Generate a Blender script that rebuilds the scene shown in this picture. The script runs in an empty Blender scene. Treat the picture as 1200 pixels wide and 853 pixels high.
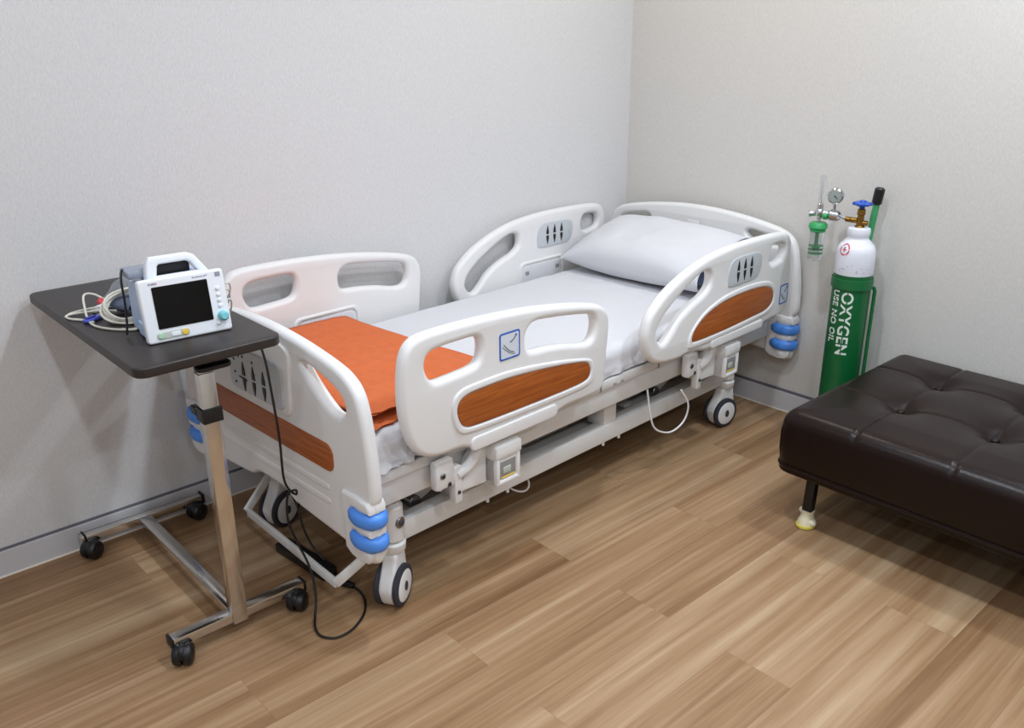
import bpy, bmesh, math, random
from mathutils import Matrix, Vector, noise
random.seed(7)
PI = math.pi
S = bpy.context.scene
COL = S.collection

# ------------------------------------------------------------------ helpers
def lin(h):
    h = h.lstrip('#'); out = []
    for i in (0, 2, 4):
        c = int(h[i:i+2], 16)/255
        out.append(c/12.92 if c <= .04045 else ((c+.055)/1.055)**2.4)
    return tuple(out)+(1,)

def mat(name, hexcol, rough=.5, metal=0, bump=0, bscale=60, vary=0, vscale=8, spec=.5, trans=0, coat=0, alpha=1, sheen=0, stretch=(1, 1, 1)):
    m = bpy.data.materials.new(name); m.use_nodes = True
    n = m.node_tree.nodes; l = m.node_tree.links; b = n['Principled BSDF']
    c = lin(hexcol)
    b.inputs['Base Color'].default_value = c
    b.inputs['Roughness'].default_value = rough
    b.inputs['Metallic'].default_value = metal
    b.inputs['Specular IOR Level'].default_value = spec
    b.inputs['Transmission Weight'].default_value = trans
    b.inputs['Coat Weight'].default_value = coat
    b.inputs['Sheen Weight'].default_value = sheen
    b.inputs['Alpha'].default_value = alpha
    tc = n.new('ShaderNodeTexCoord')
    mp = n.new('ShaderNodeMapping'); mp.inputs['Scale'].default_value = stretch
    l.new(tc.outputs['Object'], mp.inputs['Vector'])
    if vary:
        t = n.new('ShaderNodeTexNoise'); t.inputs['Scale'].default_value = vscale; t.inputs['Detail'].default_value = 4
        l.new(mp.outputs[0], t.inputs['Vector'])
        r = n.new('ShaderNodeValToRGB')
        r.color_ramp.elements[0].position = .3; r.color_ramp.elements[1].position = .7
        r.color_ramp.elements[0].color = tuple(max(0, x*(1-vary)) for x in c[:3])+(1,)
        r.color_ramp.elements[1].color = tuple(min(1, x*(1+vary)) for x in c[:3])+(1,)
        l.new(t.outputs['Fac'], r.inputs['Fac']); l.new(r.outputs['Color'], b.inputs['Base Color'])
    if bump:
        t = n.new('ShaderNodeTexNoise'); t.inputs['Scale'].default_value = bscale; t.inputs['Detail'].default_value = 3
        l.new(mp.outputs[0], t.inputs['Vector'])
        bp = n.new('ShaderNodeBump'); bp.inputs['Strength'].default_value = bump; bp.inputs['Distance'].default_value = .01
        l.new(t.outputs['Fac'], bp.inputs['Height']); l.new(bp.outputs['Normal'], b.inputs['Normal'])
    return m

def frame3(t):
    t = Vector(t).normalized()
    a = Vector((0, 0, 1)) if abs(t.z) < .9 else Vector((1, 0, 0))
    x = t.cross(a).normalized(); y = t.cross(x).normalized()
    return x, y

def spline(pts, n=6, closed=False):
    P = [Vector(p) for p in pts]; N = len(P); out = []
    for i in range(N if closed else N-1):
        if closed: p0, p1, p2, p3 = P[(i-1) % N], P[i], P[(i+1) % N], P[(i+2) % N]
        else: p0, p1, p2, p3 = P[max(i-1, 0)], P[i], P[i+1], P[min(i+2, N-1)]
        for k in range(n):
            t = k/n
            out.append(.5*((2*p1)+(p2-p0)*t+(2*p0-5*p1+4*p2-p3)*t*t+(3*p1-p0-3*p2+p3)*t**3))
    if not closed: out.append(P[-1])
    return out

def rect(x0, y0, x1, y1, r, n=6):
    out = []
    for cx, cy, a in ((x1-r, y1-r, 0), (x0+r, y1-r, 90), (x0+r, y0+r, 180), (x1-r, y0+r, 270)):
        for k in range(n+1):
            t = math.radians(a+90*k/n); out.append((cx+r*math.cos(t), cy+r*math.sin(t)))
    return out

class MB:
    """collects shapes; build() links them as ONE mesh object"""
    def __init__(s): s.bm = bmesh.new()
    def _mark(s): return len(s.bm.verts), len(s.bm.faces)
    def _fin(s, mk, M=None, mi=0):
        s.bm.verts.ensure_lookup_table(); s.bm.faces.ensure_lookup_table()
        if M is not None:
            for v in s.bm.verts[mk[0]:]: v.co = M @ v.co
        for f in s.bm.faces[mk[1]:]: f.material_index = mi
    def mesh(s, me, M=None, mi=0):
        mk = s._mark(); s.bm.from_mesh(me); s._fin(mk, M, mi); bpy.data.meshes.remove(me); return s
    def box(s, lo, hi, bev=.004, M=None, mi=0, seg=2):
        b = bmesh.new(); bmesh.ops.create_cube(b, size=1)
        for v in b.verts: v.co = Vector([(lo[i]+hi[i])/2+v.co[i]*(hi[i]-lo[i]) for i in range(3)])
        if bev: bmesh.ops.bevel(b, geom=b.edges[:], offset=bev, segments=seg, affect='EDGES', profile=.5)
        me = bpy.data.meshes.new('t'); b.to_mesh(me); b.free()
        return s.mesh(me, M, mi)
    def bar(s, a, b, w, h, bev=.003, mi=0, up=(0, 0, 1)):
        a, b = Vector(a), Vector(b); d = b-a; L = d.length; t = d/L
        y = Vector(up).cross(t)
        if y.length < 1e-4: y = Vector((0, 1, 0)).cross(t)
        y.normalize(); z = t.cross(y)
        M = Matrix(((t.x, y.x, z.x, a.x), (t.y, y.y, z.y, a.y), (t.z, y.z, z.z, a.z), (0, 0, 0, 1)))
        return s.box((0, -w/2, -h/2), (L, w/2, h/2), bev, M, mi)
    def tube(s, pts, r, seg=10, mi=0, closed=False, cap=True):
        P = [Vector(p) for p in pts]; N = len(P); bm = s.bm; rings = []; mk = s._mark()
        rr = r if isinstance(r, (list, tuple)) else [r]*N
        x = None
        for i in range(N):
            if closed: t = P[(i+1) % N]-P[(i-1) % N]
            else: t = P[min(i+1, N-1)]-P[max(i-1, 0)]
            t.normalize()
            if x is None: x, y = frame3(t)
            else:
                x = (x-t*x.dot(t)).normalized()
            y = t.cross(x)
            rings.append([bm.verts.new(P[i]+(x*math.cos(a)+y*math.sin(a))*rr[i]) for a in [2*PI*k/seg for k in range(seg)]])
        for i in range(N if closed else N-1):
            A, B = rings[i], rings[(i+1) % N]
            for k in range(seg): bm.faces.new((A[k], A[(k+1) % seg], B[(k+1) % seg], B[k]))
        if not closed and cap:
            bm.faces.new(rings[0][::-1]); bm.faces.new(rings[-1])
        s._fin(mk, None, mi); return s
    def lathe(s, prof, M=None, seg=32, mi=0):
        bm = s.bm; mk = s._mark(); rings = []
        for r, z in prof:
            if r < 1e-5: rings.append([bm.verts.new((0, 0, z))])
            else: rings.append([bm.verts.new((r*math.cos(2*PI*k/seg), r*math.sin(2*PI*k/seg), z)) for k in range(seg)])
        for A, B in zip(rings, rings[1:]):
            for k in range(seg):
                q = [A[k % len(A)], A[(k+1) % len(A)], B[(k+1) % len(B)], B[k % len(B)]]
                u = []
                for v in q:
                    if v not in u: u.append(v)
                if len(u) > 2: bm.faces.new(u)
        for R in (rings[0], rings[-1]):
            if len(R) > 2:
                try: bm.faces.new(R)
                except ValueError: pass
        s._fin(mk, M, mi); return s
    def cyl(s, a, b, r, r2=None, seg=20, mi=0, bev=.002):
        a, b = Vector(a), Vector(b); d = b-a; L = d.length; r2 = r if r2 is None else r2
        bev = min(bev, r*.4, r2*.4, L*.3)
        x, y = frame3(d); t = d/L
        M = Matrix(((x.x, y.x, t.x, a.x), (x.y, y.y, t.y, a.y), (x.z, y.z, t.z, a.z), (0, 0, 0, 1)))
        return s.lathe([(0, 0), (r-bev, 0), (r, bev), (r2, L-bev), (r2-bev, L), (0, L)], M, seg, mi)
    def ball(s, c, r, mi=0, sc=(1, 1, 1), M=None, seg=20):
        prof = [(r*math.sin(PI*k/10), -r*math.cos(PI*k/10)) for k in range(11)]
        T = Matrix.Translation(c) @ Matrix.Diagonal((*sc, 1))
        return s.lathe(prof, (M @ T) if M else T, seg, mi)
    def plate(s, outline, holes=(), th=.03, bev=.005, M=None, mi=0, res=3):
        """flat shape in the xy plane, thickness th about z=0, rounded edges, with holes"""
        cu = bpy.data.curves.new('t', 'CURVE'); cu.dimensions = '2D'; cu.fill_mode = 'BOTH'
        for loop in [outline]+list(holes):
            sp = cu.splines.new('POLY'); sp.points.add(len(loop)-1)
            for p, q in zip(sp.points, loop): p.co = (q[0], q[1], 0, 1)
            sp.use_cyclic_u = True
        cu.extrude = max(th/2-bev, 0); cu.bevel_depth = bev; cu.bevel_resolution = res; cu.offset = -bev
        o = bpy.data.objects.new('t', cu); COL.objects.link(o)
        dg = bpy.context.evaluated_depsgraph_get()
        me = bpy.data.meshes.new_from_object(o.evaluated_get(dg))
        bpy.data.objects.remove(o); bpy.data.curves.remove(cu)
        b = bmesh.new(); b.from_mesh(me); bmesh.ops.remove_doubles(b, verts=b.verts[:], dist=1e-5); b.to_mesh(me); b.free()
        return s.mesh(me, M, mi)
    def text(s, body, size, M=None, mi=0, th=.0008, offset=0, align='CENTER', stencil=False):
        cu = bpy.data.curves.new('t', 'FONT'); cu.body = body; cu.size = size; cu.extrude = th; cu.align_x = align; cu.align_y = 'CENTER'; cu.offset = offset
        o = bpy.data.objects.new('t', cu); COL.objects.link(o)
        me = bpy.data.meshes.new_from_object(o.evaluated_get(bpy.context.evaluated_depsgraph_get()))
        bpy.data.objects.remove(o); bpy.data.curves.remove(cu)
        return s.mesh(me, M, mi)
    def build(s, name, mats, parent=None, smooth=40, recalc=True):
        if recalc: bmesh.ops.recalc_face_normals(s.bm, faces=s.bm.faces[:])
        me = bpy.data.meshes.new(name); s.bm.to_mesh(me); s.bm.free()
        o = bpy.data.objects.new(name, me); COL.objects.link(o)
        for m in (mats if isinstance(mats, (list, tuple)) else [mats]): me.materials.append(m)
        if smooth:
            for p in me.polygons: p.use_smooth = True
            me.set_sharp_from_angle(angle=math.radians(smooth))
        if parent: o.parent = parent
        return o

def empty(name, loc, label, cat, rz=0, group=None):
    o = bpy.data.objects.new(name, None); COL.objects.link(o); o.empty_display_size = .05
    o.location = loc; o.rotation_euler = (0, 0, rz); o['label'] = label; o['category'] = cat
    if group: o['group'] = group
    return o
def tag(o, label, cat, group=None):
    o['label'] = label; o['category'] = cat
    if group: o['group'] = group
    return o
def struct(o): o['kind'] = 'structure'; return o
def axes(X, Y, Z, o=(0, 0, 0)):
    return Matrix(((X[0], Y[0], Z[0], o[0]), (X[1], Y[1], Z[1], o[1]), (X[2], Y[2], Z[2], o[2]), (0, 0, 0, 1)))

# ------------------------------------------------------------------ materials
M_bed = mat('bed_plastic', '#e3e2e1', .38)
M_bedsteel = mat('bed_painted_steel', '#dddcda', .4)
M_bedgrey = mat('bed_grey_plate', '#8f8e8c', .45)
M_railgrey = mat('bed_rail_grey', '#b9b8b6', .4)
M_darkgap = mat('dark_gap_shade', '#1a191b', .6)  # near-black that paints the shade in the rail gaps
M_blue = mat('blue_bumper', '#4f8fe8', .35)
M_padgrey = mat('control_grey', '#bfc4c8', .45)
M_black = mat('black_plastic', '#0d0d10', .4)
M_tire = mat('tire_rubber', '#2e2f3a', .6)
M_white = mat('white_wheel', '#e6e6e6', .35)
M_hub = mat('hub_grey', '#3a3d48', .5)
M_decal = mat('decal_blue', '#2f5fb8', .5)
M_decalpale = mat('decal_pale', '#d3dae4', .5)
M_ink = mat('decal_ink', '#3c4350', .5)
M_sheet = mat('sheet_cotton', '#d2d2d6', .85, bump=.12, bscale=300)
M_matt = mat('mattress_navy', '#28324c', .7)
M_pillow = mat('pillow_cotton', '#d4d4d8', .85, bump=.1, bscale=300)
M_orange = mat('orange_cotton', '#cc6634', .85, bump=.12, bscale=350, vary=.06, vscale=30)
M_screw = mat('screw_steel', '#8d8d8f', .3, 1)
M_chrome = mat('chrome', '#d2cfcb', .16, 1)
M_table = mat('table_laminate', '#2a2321', .42, vary=.18, vscale=30, stretch=(6, 1, 1))
M_mon = mat('monitor_white', '#e6e9ee', .4)
M_monblue = mat('monitor_back_blue', '#b4c8e6', .45)
M_screen = mat('screen_black', '#040303', .22, spec=.25)
M_teal = mat('knob_teal', '#7cc6cf', .4)
M_strip = mat('strip_grey', '#b9bfb6', .5)
M_yellow = mat('yellow_key', '#e2bf4a', .5)
M_green_key = mat('green_key', '#a9cdb0', .5)
M_pinkmark = mat('brand_mark_red', '#c99aa2', .5)
M_greymark = mat('brand_mark_grey', '#8d93a0', .5)
M_cable = mat('cable_ivory', '#d3cfc2', .5)
M_cableblk = mat('cable_black', '#121215', .45)
M_cuff = mat('cuff_fabric', '#5a6275', .8, bump=.2, bscale=200)
M_cuffdark = mat('cuff_dark', '#1d1e2a', .8)
M_sensor = mat('sensor_blue', '#4853b4', .4)
M_red = mat('connector_red', '#c8454c', .4)
M_bag = mat('clear_bag', '#e9eef6', .25, trans=.75, spec=.5)
M_leather = mat('leather_dark', '#180b08', .31, bump=.05, bscale=160, spec=.24, vary=.12, vscale=3)
M_legblack = mat('leg_black', '#0b0b0d', .4)
M_footcap = mat('foot_cap', '#e9e2c4', .5)
M_footsole = mat('foot_cap_sole', '#d3c254', .5)
M_cylgreen = mat('cylinder_green', '#0d5e30', .35, vary=.08, vscale=10)
M_cartgreen = mat('cart_green', '#146638', .4)
M_cylwhite = mat('cylinder_white', '#e3e5ee', .35, vary=.04, vscale=14)
M_stencil = mat('stencil_white', '#d9e4da', .6)
M_brass = mat('brass', '#8a6a34', .35, 1)
M_wheelblue = mat('handwheel_blue', '#1d4fb4', .35)
M_steel = mat('regulator_chrome', '#c9ccd0', .2, 1)
M_gauge = mat('gauge_face', '#9aa39f', .4)
M_greencap = mat('humidifier_green', '#2f9a58', .4)
M_clear = mat('clear_plastic', '#f2f4f6', .08, trans=.95, spec=.5)
M_clear.node_tree.nodes['Principled BSDF'].inputs['IOR'].default_value = 1.12
M_greytxt = mat('scratch_grey', '#8b9399', .6)
M_trim = mat('baseboard_grey', '#c9c8ca', .35)
M_groove = mat('groove_dark', '#6c6a72', .5)
M_bead = mat('sealant_bead', '#efe4d4', .5)

def wood_inlay():
    m = bpy.data.materials.new('wood_inlay'); m.use_nodes = True
    n = m.node_tree.nodes; l = m.node_tree.links; b = n['Principled BSDF']
    tc = n.new('ShaderNodeTexCoord'); mp = n.new('ShaderNodeMapping'); mp.inputs['Scale'].default_value = (3, 3, 60)
    l.new(tc.outputs['Object'], mp.inputs['Vector'])
    t = n.new('ShaderNodeTexNoise'); t.inputs['Scale'].default_value = 2.2; t.inputs['Detail'].default_value = 6; t.inputs['Distortion'].default_value = .6
    l.new(mp.outputs[0], t.inputs['Vector'])
    r = n.new('ShaderNodeValToRGB'); e = r.color_ramp.elements
    e[0].position = .3; e[0].color = lin('#8a4319'); e[1].position = .72; e[1].color = lin('#b46428')
    l.new(t.outputs['Fac'], r.inputs['Fac']); l.new(r.outputs['Color'], b.inputs['Base Color'])
    b.inputs['Roughness'].default_value = .4
    return m
M_wood = wood_inlay()

def floor_mat():
    m = bpy.data.materials.new('floor_planks'); m.use_nodes = True
    n = m.node_tree.nodes; l = m.node_tree.links; b = n['Principled BSDF']
    tc = n.new('ShaderNodeTexCoord')
    def brick(mortar):
        mp = n.new('ShaderNodeMapping'); mp.inputs['Location'].default_value = (1.04+3*1.04, 1.16+30*.2, 0)
        l.new(tc.outputs['Object'], mp.inputs['Vector'])
        k = n.new('ShaderNodeTexBrick'); k.offset = .5; k.offset_frequency = 2
        k.inputs['Scale'].default_value = 1; k.inputs['Brick Width'].default_value = 1.04; k.inputs['Row Height'].default_value = .2
        k.inputs['Mortar Size'].default_value = mortar; k.inputs['Mortar Smooth'].default_value = .3
        k.inputs['Color1'].default_value = (0, 0, 0, 1); k.inputs['Color2'].default_value = (1, 1, 1, 1); k.inputs['Mortar'].default_value = (.5, .5, .5, 1)
        l.new(mp.outputs[0], k.inputs['Vector']); return k
    k = brick(.0006)
    # random value per plank
    sep = n.new('ShaderNodeSeparateColor'); l.new(k.outputs['Color'], sep.inputs[0])
    mul = n.new('ShaderNodeMath'); mul.operation = 'MULTIPLY'; mul.inputs[1].default_value = 37.0; l.new(sep.outputs[0], mul.inputs[0])
    comb = n.new('ShaderNodeCombineXYZ'); l.new(mul.outputs[0], comb.inputs['Z']); l.new(mul.outputs[0], comb.inputs['X'])
    add = n.new('ShaderNodeVectorMath'); add.operation = 'ADD'; l.new(tc.outputs['Object'], add.inputs[0]); l.new(comb.outputs[0], add.inputs[1])
    def noi(scale, sx, sy, det, dist=0.):
        mp = n.new('ShaderNodeMapping'); mp.inputs['Scale'].default_value = (sx, sy, 1)
        l.new(add.outputs[0], mp.inputs['Vector'])
        t = n.new('ShaderNodeTexNoise'); t.inputs['Scale'].default_value = scale; t.inputs['Detail'].default_value = det; t.inputs['Distortion'].default_value = dist
        l.new(mp.outputs[0], t.inputs['Vector']); return t
    broad = noi(1, .55, 17, 2, .25)       # wide lengthwise strips
    fine = noi(1, 3.2, 130, 5, .5)        # fine grain
    mid = noi(1, 1.1, 30, 4, 1.4)
    def mixm(a, bb, f):
        x = n.new('ShaderNodeMix'); x.data_type = 'FLOAT'; x.inputs[0].default_value = f
        l.new(a, x.inputs[2]); l.new(bb, x.inputs[3]); return x.outputs[0]
    s1 = mixm(broad.outputs['Fac'], mid.outputs['Fac'], .36)
    s2 = mixm(s1, fine.outputs['Fac'], .17)
    s3 = mixm(s2, sep.outputs[0], .10)
    r = n.new('ShaderNodeValToRGB'); e = r.color_ramp.elements
    e[0].position = .35; e[0].color = lin('#7c5c3e'); e[1].position = .66; e[1].color = lin('#b79c7c')
    q = e.new(.46); q.color = lin('#957453'); q = e.new(.57); q.color = lin('#a88a69')
    l.new(s3, r.inputs['Fac'])
    dk = n.new('ShaderNodeMix'); dk.data_type = 'RGBA'; dk.blend_type = 'MULTIPLY'
    l.new(k.outputs['Fac'], dk.inputs[0]); l.new(r.outputs['Color'], dk.inputs[6]); dk.inputs[7].default_value = (.72, .68, .62, 1)
    l.new(dk.outputs[2], b.inputs['Base Color'])
    b.inputs['Roughness'].default_value = .42; b.inputs['Specular IOR Level'].default_value = .35
    bp = n.new('ShaderNodeBump'); bp.inputs['Strength'].default_value = .06; bp.inputs['Distance'].default_value = .004
    l.new(fine.outputs['Fac'], bp.inputs['Height']); l.new(bp.outputs['Normal'], b.inputs['Normal'])
    return m

def wall_mat(name, hexcol, ax):
    m = bpy.data.materials.new(name); m.use_nodes = True
    n = m.node_tree.nodes; l = m.node_tree.links; b = n['Principled BSDF']
    tc = n.new('ShaderNodeTexCoord'); mp = n.new('ShaderNodeMapping')
    sc = [230, 230, 230]; sc[ax] = 1; sc[2] = 80
    mp.inputs['Scale'].default_value = sc
    l.new(tc.outputs['Object'], mp.inputs['Vector'])
    t = n.new('ShaderNodeTexNoise'); t.inputs['Scale'].default_value = 1; t.inputs['Detail'].default_value = 3; t.inputs['Distortion'].default_value = .8
    l.new(mp.outputs[0], t.inputs['Vector'])
    r = n.new('ShaderNodeValToRGB'); c = lin(hexcol)
    r.color_ramp.elements[0].position = .32; r.color_ramp.elements[1].position = .68
    r.color_ramp.elements[0].color = tuple(x*.93 for x in c[:3])+(1,); r.color_ramp.elements[1].color = tuple(min(1, x*1.05) for x in c[:3])+(1,)
    l.new(t.outputs['Fac'], r.inputs['Fac']); l.new(r.outputs['Color'], b.inputs['Base Color'])
    b.inputs['Roughness'].default_value = .42; b.inputs['Specular IOR Level'].default_value = .4
    bp = n.new('ShaderNodeBump'); bp.inputs['Strength'].default_value = .25; bp.inputs['Distance'].default_value = .002
    l.new(t.outputs['Fac'], bp.inputs['Height']); l.new(bp.outputs['Normal'], b.inputs['Normal'])
    return m
M_floor = floor_mat()
M_walll = wall_mat('wallpaper_left', '#d3d2d2', 1)
M_wallr = wall_mat('wallpaper_right', '#d2cfca', 0)
M_ceil = mat('ceiling_paint', '#e4e2de', .8)

# ------------------------------------------------------------------ room
RX, RY, RZ = -5.4, -5.2, 2.75
def slab(name, lo, hi, m):
    b = MB(); b.box(lo, hi, 0); return struct(b.build(name, m, smooth=0))
slab('floor', (RX-.1, RY-.1, -.1), (.1, .1, 0), M_floor)
slab('wall_left', (RX, 0, 0), (0, .1, RZ), M_walll)
slab('wall_right', (0, RY, 0), (.1, .1, RZ), M_wallr)
slab('wall_back', (RX-.1, RY, 0), (RX, .1, RZ), M_walll)
slab('wall_front', (RX, RY-.1, 0), (.1, RY, RZ), M_wallr)
slab('ceiling', (RX-.1, RY-.1, RZ), (.1, .1, RZ+.1), M_ceil)
b = MB(); b.box((RX, -.010, 0), (0, 0, .088), .0015); b.box((RX, -.005, .088), (0, 0, .0965), 0, mi=1); b.box((RX, -.014, 0), (0, -.009, .005), .001, mi=2)
struct(b.build('baseboard_left', [M_trim, M_groove, M_bead], smooth=0))
b = MB(); b.box((-.010, RY, 0), (0, -.010, .090), .0015); b.box((-.005, RY, .090), (0, -.005, .102), 0, mi=1); b.box((-.014, RY, 0), (-.009, -.014, .005), .001, mi=2)
struct(b.build('baseboard_right', [M_trim, M_groove, M_bead], smooth=0))

# ------------------------------------------------------------------ hospital bed  (local axes: u to the head, v to the wall)
TH = math.radians(2.56); BO = Vector((-2.254, -1.086, 0))
def bed_empty(name, label, cat, loc=(0, 0, 0)):
    return empty(name, BO+Matrix.Rotation(TH, 3, 'Z') @ Vector(loc), label, cat, TH)
bed = bed_empty('hospital_bed', 'white electric hospital bed with wood-look inlays and blue corner bumpers against the wall', 'bed')
W = 1.0

def sp2(pts, n=5): return [(p.x, p.y) for p in spline([(a, c, 0) for a, c in pts], n, True)]

# ---- end boards: outline in (d, z), d = distance from the bed's centre line
def end_board(name, u_out, sgn, dz, label):
    """sgn=-1: outer face looks to -u (foot); +1: outer face looks to +u (head)"""
    half = [(0, .847), (.10, .844), (.24, .831), (.38, .808), (.445, .786), (.484, .750), (.505, .690), (.520, .600), (.527, .520), (.526, .460), (.515, .440)]
    half = [(d, z+dz) for d, z in half]
    low = [(.512, .43), (.512, .30), (.500, .279), (.465, .270), (.42, .280), (.16, .300), (.11, .312), (.075, .328), (0, .332)]
    right = [(p.x, p.y) for p in spline([(a, c, 0) for a, c in half], 5)] + [(p.x, p.y) for p in spline([(a, c, 0) for a, c in low], 4)]
    outline = right + [(-d, z) for d, z in reversed(right[1:-1])]
    if dz == 0:
        hole = [(.235, .768), (.295, .714), (.360, .674), (.402, .668), (.428, .684), (.430, .712), (.402, .738), (.34, .760), (.27, .776)]
    else:
        hole = [(.255, .785), (.285, .762), (.37, .750), (.415, .752), (.425, .765), (.395, .780), (.33, .793), (.275, .800)]
    h1 = sp2(hole); h2 = [(-a, c) for a, c in h1]
    X, Y, Z = ((0, 1, 0), (0, 0, 1), (sgn, 0, 0))
    T = lambda off: axes(X, Y, Z, (u_out-sgn*(.02-off), W/2, 0))   # off: from mid plane outward
    b = MB(); b.plate(outline, [h1, h2], .042, .016, T(.0), res=5)
    # corner bumper housings
    for s in (-1, 1):
        E = [(.400, .456), (.46, .460), (.515, .456), (.524, .440), (.523, .424), (.445, .423), (.436, .412), (.436, .386), (.445, .376), (.521, .375), (.521, .354), (.445, .353), (.436, .343), (.436, .315), (.445, .306), (.520, .305), (.517, .282), (.502, .268), (.470, .262), (.43, .266), (.400, .283)]
        b.plate([(s*x, z) for x, z in E][::s], (), .060, .0085, T(.002))
        C0 = Matrix.Translation((u_out-sgn*.020, W/2+s*.474, 0)) @ Matrix.Diagonal((.62, 1, 1, 1))
        b.lathe([(0, .262), (.030, .263), (.044, .270), (.050, .284), (.051, .302), (.047, .306), (.046, .318), (.046, .340), (.047, .352), (.051, .356), (.051, .372), (.047, .376), (.046, .388), (.046, .410), (.047, .422), (.052, .426), (.053, .440), (.048, .452), (.036, .458), (0, .462)], C0, 36)
    # raised middle block and ribs on the outer face
    b.plate(sp2([(-.175, .80), (-.178, .70), (-.165, .602), (-.10, .592), (.10, .592), (.165, .602), (.178, .70), (.175, .80), (0, .815)], 4), (), .018, .006, T(.021))
    for zz in (.432, .388):
        b.plate(rect(-.33, zz-.010, .33, zz+.010, .0095), (), .008, .0035, T(.0195))
    board = b.build(name, M_bed, bed); board['label'] = label
    # wood strip
    b = MB(); b.plate(rect(-.362, .486, .362, .570, .03), (), .010, .003, T(.020))
    b.build('wood_inlay', M_wood, board)
    # bumper rollers
    for s in (-1, 1):
        for zz in (.399, .329):
            b = MB(); prof = [(.030, -.0215), (.052, -.0215), (.060, -.017), (.0655, -.008), (.0655, .008), (.060, .017), (.052, .0215), (.030, .0215), (.030, -.0215)]
            b.lathe(prof, Matrix.Translation((u_out-sgn*.020, W/2+s*.474, zz)) @ Matrix.Diagonal((.70, 1, 1, 1)), 36)
            b.build('bumper_roller', M_blue, board)
    return board, T

def buttons(b, T, cx, cy, dx, s=1., off=0., flip=1):
    """three up / down button pairs"""
    for i in (-1, 0, 1):
        x = cx+i*dx
        for g in (1, -1):
            tri = [(x-.0085*s, cy+g*.004*s), (x+.0085*s, cy+g*.004*s), (x+.0075*s, cy+g*.02*s), (x, cy+g*.046*s), (x-.0075*s, cy+g*.02*s)]
            if g < 0: tri = tri[::-1]
            b.plate(tri, (), .004, .001, T(off), mi=1)

foot, TF = end_board('footboard', -.001, -1, 0, 'outward facing footboard with grey control pad and long wood strip')
b = MB()
b.plate(rect(-.150, .606, .150, .742, .026), (), .008, .003, TF(.032))
buttons(b, TF, .005, .657, -.057, 1.0, .037)
for x, z in ((.115, .70), (.115, .66), (.115, .628), (.085, .716), (.06, .72), (.005, .715)):
    b.plate(rect(x-.004, z-.004, x+.004, z+.004, .0035), (), .004, .001, TF(.036), mi=1)
b.bar(TF(.0375) @ Vector((.09, .652, 0)), TF(.0375) @ Vector((.045, .648, 0)), .004, .003, .0008, mi=1)
b.plate(rect(-.105, .618, -.085, .636, .003), (), .003, .001, TF(.036), mi=2)
b.build('control_panel', [M_padgrey, M_black, M_strip], foot)

head, THd = end_board('headboard', 2.232, 1, .022, 'curved headboard behind the pillow with hand slots')
b = MB(); b.plate(rect(-.03, .782, .03, .806, .006), (), .005, .002, THd(-.041))
b.build('makers_plate', M_bed, head)

# ---- side rails: outlines in (u, z)
FOOT_OUT = [(.128, .68), (.131, .76), (.143, .82), (.170, .854), (.215, .866), (.32, .867), (.45, .862), (.60, .850), (.75, .829), (.87, .805), (.935, .784), (.968, .750), (.976, .705), (.969, .63), (.962, .55),
            (.955, .508), (.925, .489), (.86, .487), (.77, .487), (.735, .480), (.70, .471), (.60, .470), (.48, .470), (.395, .472), (.352, .488), (.32, .496), (.25, .499), (.198, .515), (.160, .552), (.138, .61)]
FOOT_H1 = [(.222, .742), (.212, .775), (.222, .803), (.255, .814), (.33, .816), (.39, .814), (.41, .798), (.412, .765), (.400, .738), (.370, .728), (.300, .724), (.245, .724)]
FOOT_H2 = [(.606, .718), (.590, .748), (.598, .784), (.630, .802), (.70, .797), (.80, .783), (.875, .768), (.900, .748), (.902, .710), (.885, .682), (.845, .679), (.76, .698), (.68, .710)]
FOOT_WOOD = [(.337, .565), (.316, .60), (.318, .635), (.345, .654), (.40, .659), (.53, .658), (.70, .642), (.84, .620), (.87, .602), (.875, .575), (.850, .555), (.75, .550), (.56, .551), (.39, .555)]
HEAD_OUT = [(1.172, .60), (1.176, .65), (1.207, .70), (1.295, .760), (1.43, .812), (1.555, .838), (1.70, .850), (1.85, .851), (2.0, .847), (2.085, .838), (2.122, .812), (2.138, .76), (2.146, .67), (2.148, .57),
            (2.14, .515), (2.10, .492), (2.0, .487), (1.95, .480), (1.90, .474), (1.70, .472), (1.56, .472), (1.50, .484), (1.44, .490), (1.36, .486), (1.26, .498), (1.20, .535)]
HEAD_H1 = [(1.255, .578), (1.236, .615), (1.262, .66), (1.33, .708), (1.42, .755), (1.49, .781), (1.53, .783), (1.552, .765), (1.548, .725), (1.51, .698), (1.44, .675), (1.37, .640), (1.32, .595), (1.285, .570)]
HEAD_H2 = [(1.966, .742), (1.966, .775), (1.985, .799), (2.03, .801), (2.07, .793), (2.084, .765), (2.072, .738), (2.03, .728), (1.99, .727)]
HEAD_WOOD = [(1.448, .545), (1.458, .575), (1.50, .605), (1.555, .627), (1.645, .645), (1.75, .652), (1.86, .651), (1.955, .640), (2.003, .612), (2.006, .570), (1.96, .545), (1.85, .538), (1.66, .531), (1.475, .532)]
def grow(loop, k):
    cx = sum(p[0] for p in loop)/len(loop); cy = sum(p[1] for p in loop)/len(loop)
    hx = max(p[0] for p in loop)-cx; hy = max(p[1] for p in loop)-cy
    return [(cx+(x-cx)*(1+k/hx), cy+(y-cy)*(1+k/hy)) for x, y in loop]
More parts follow.
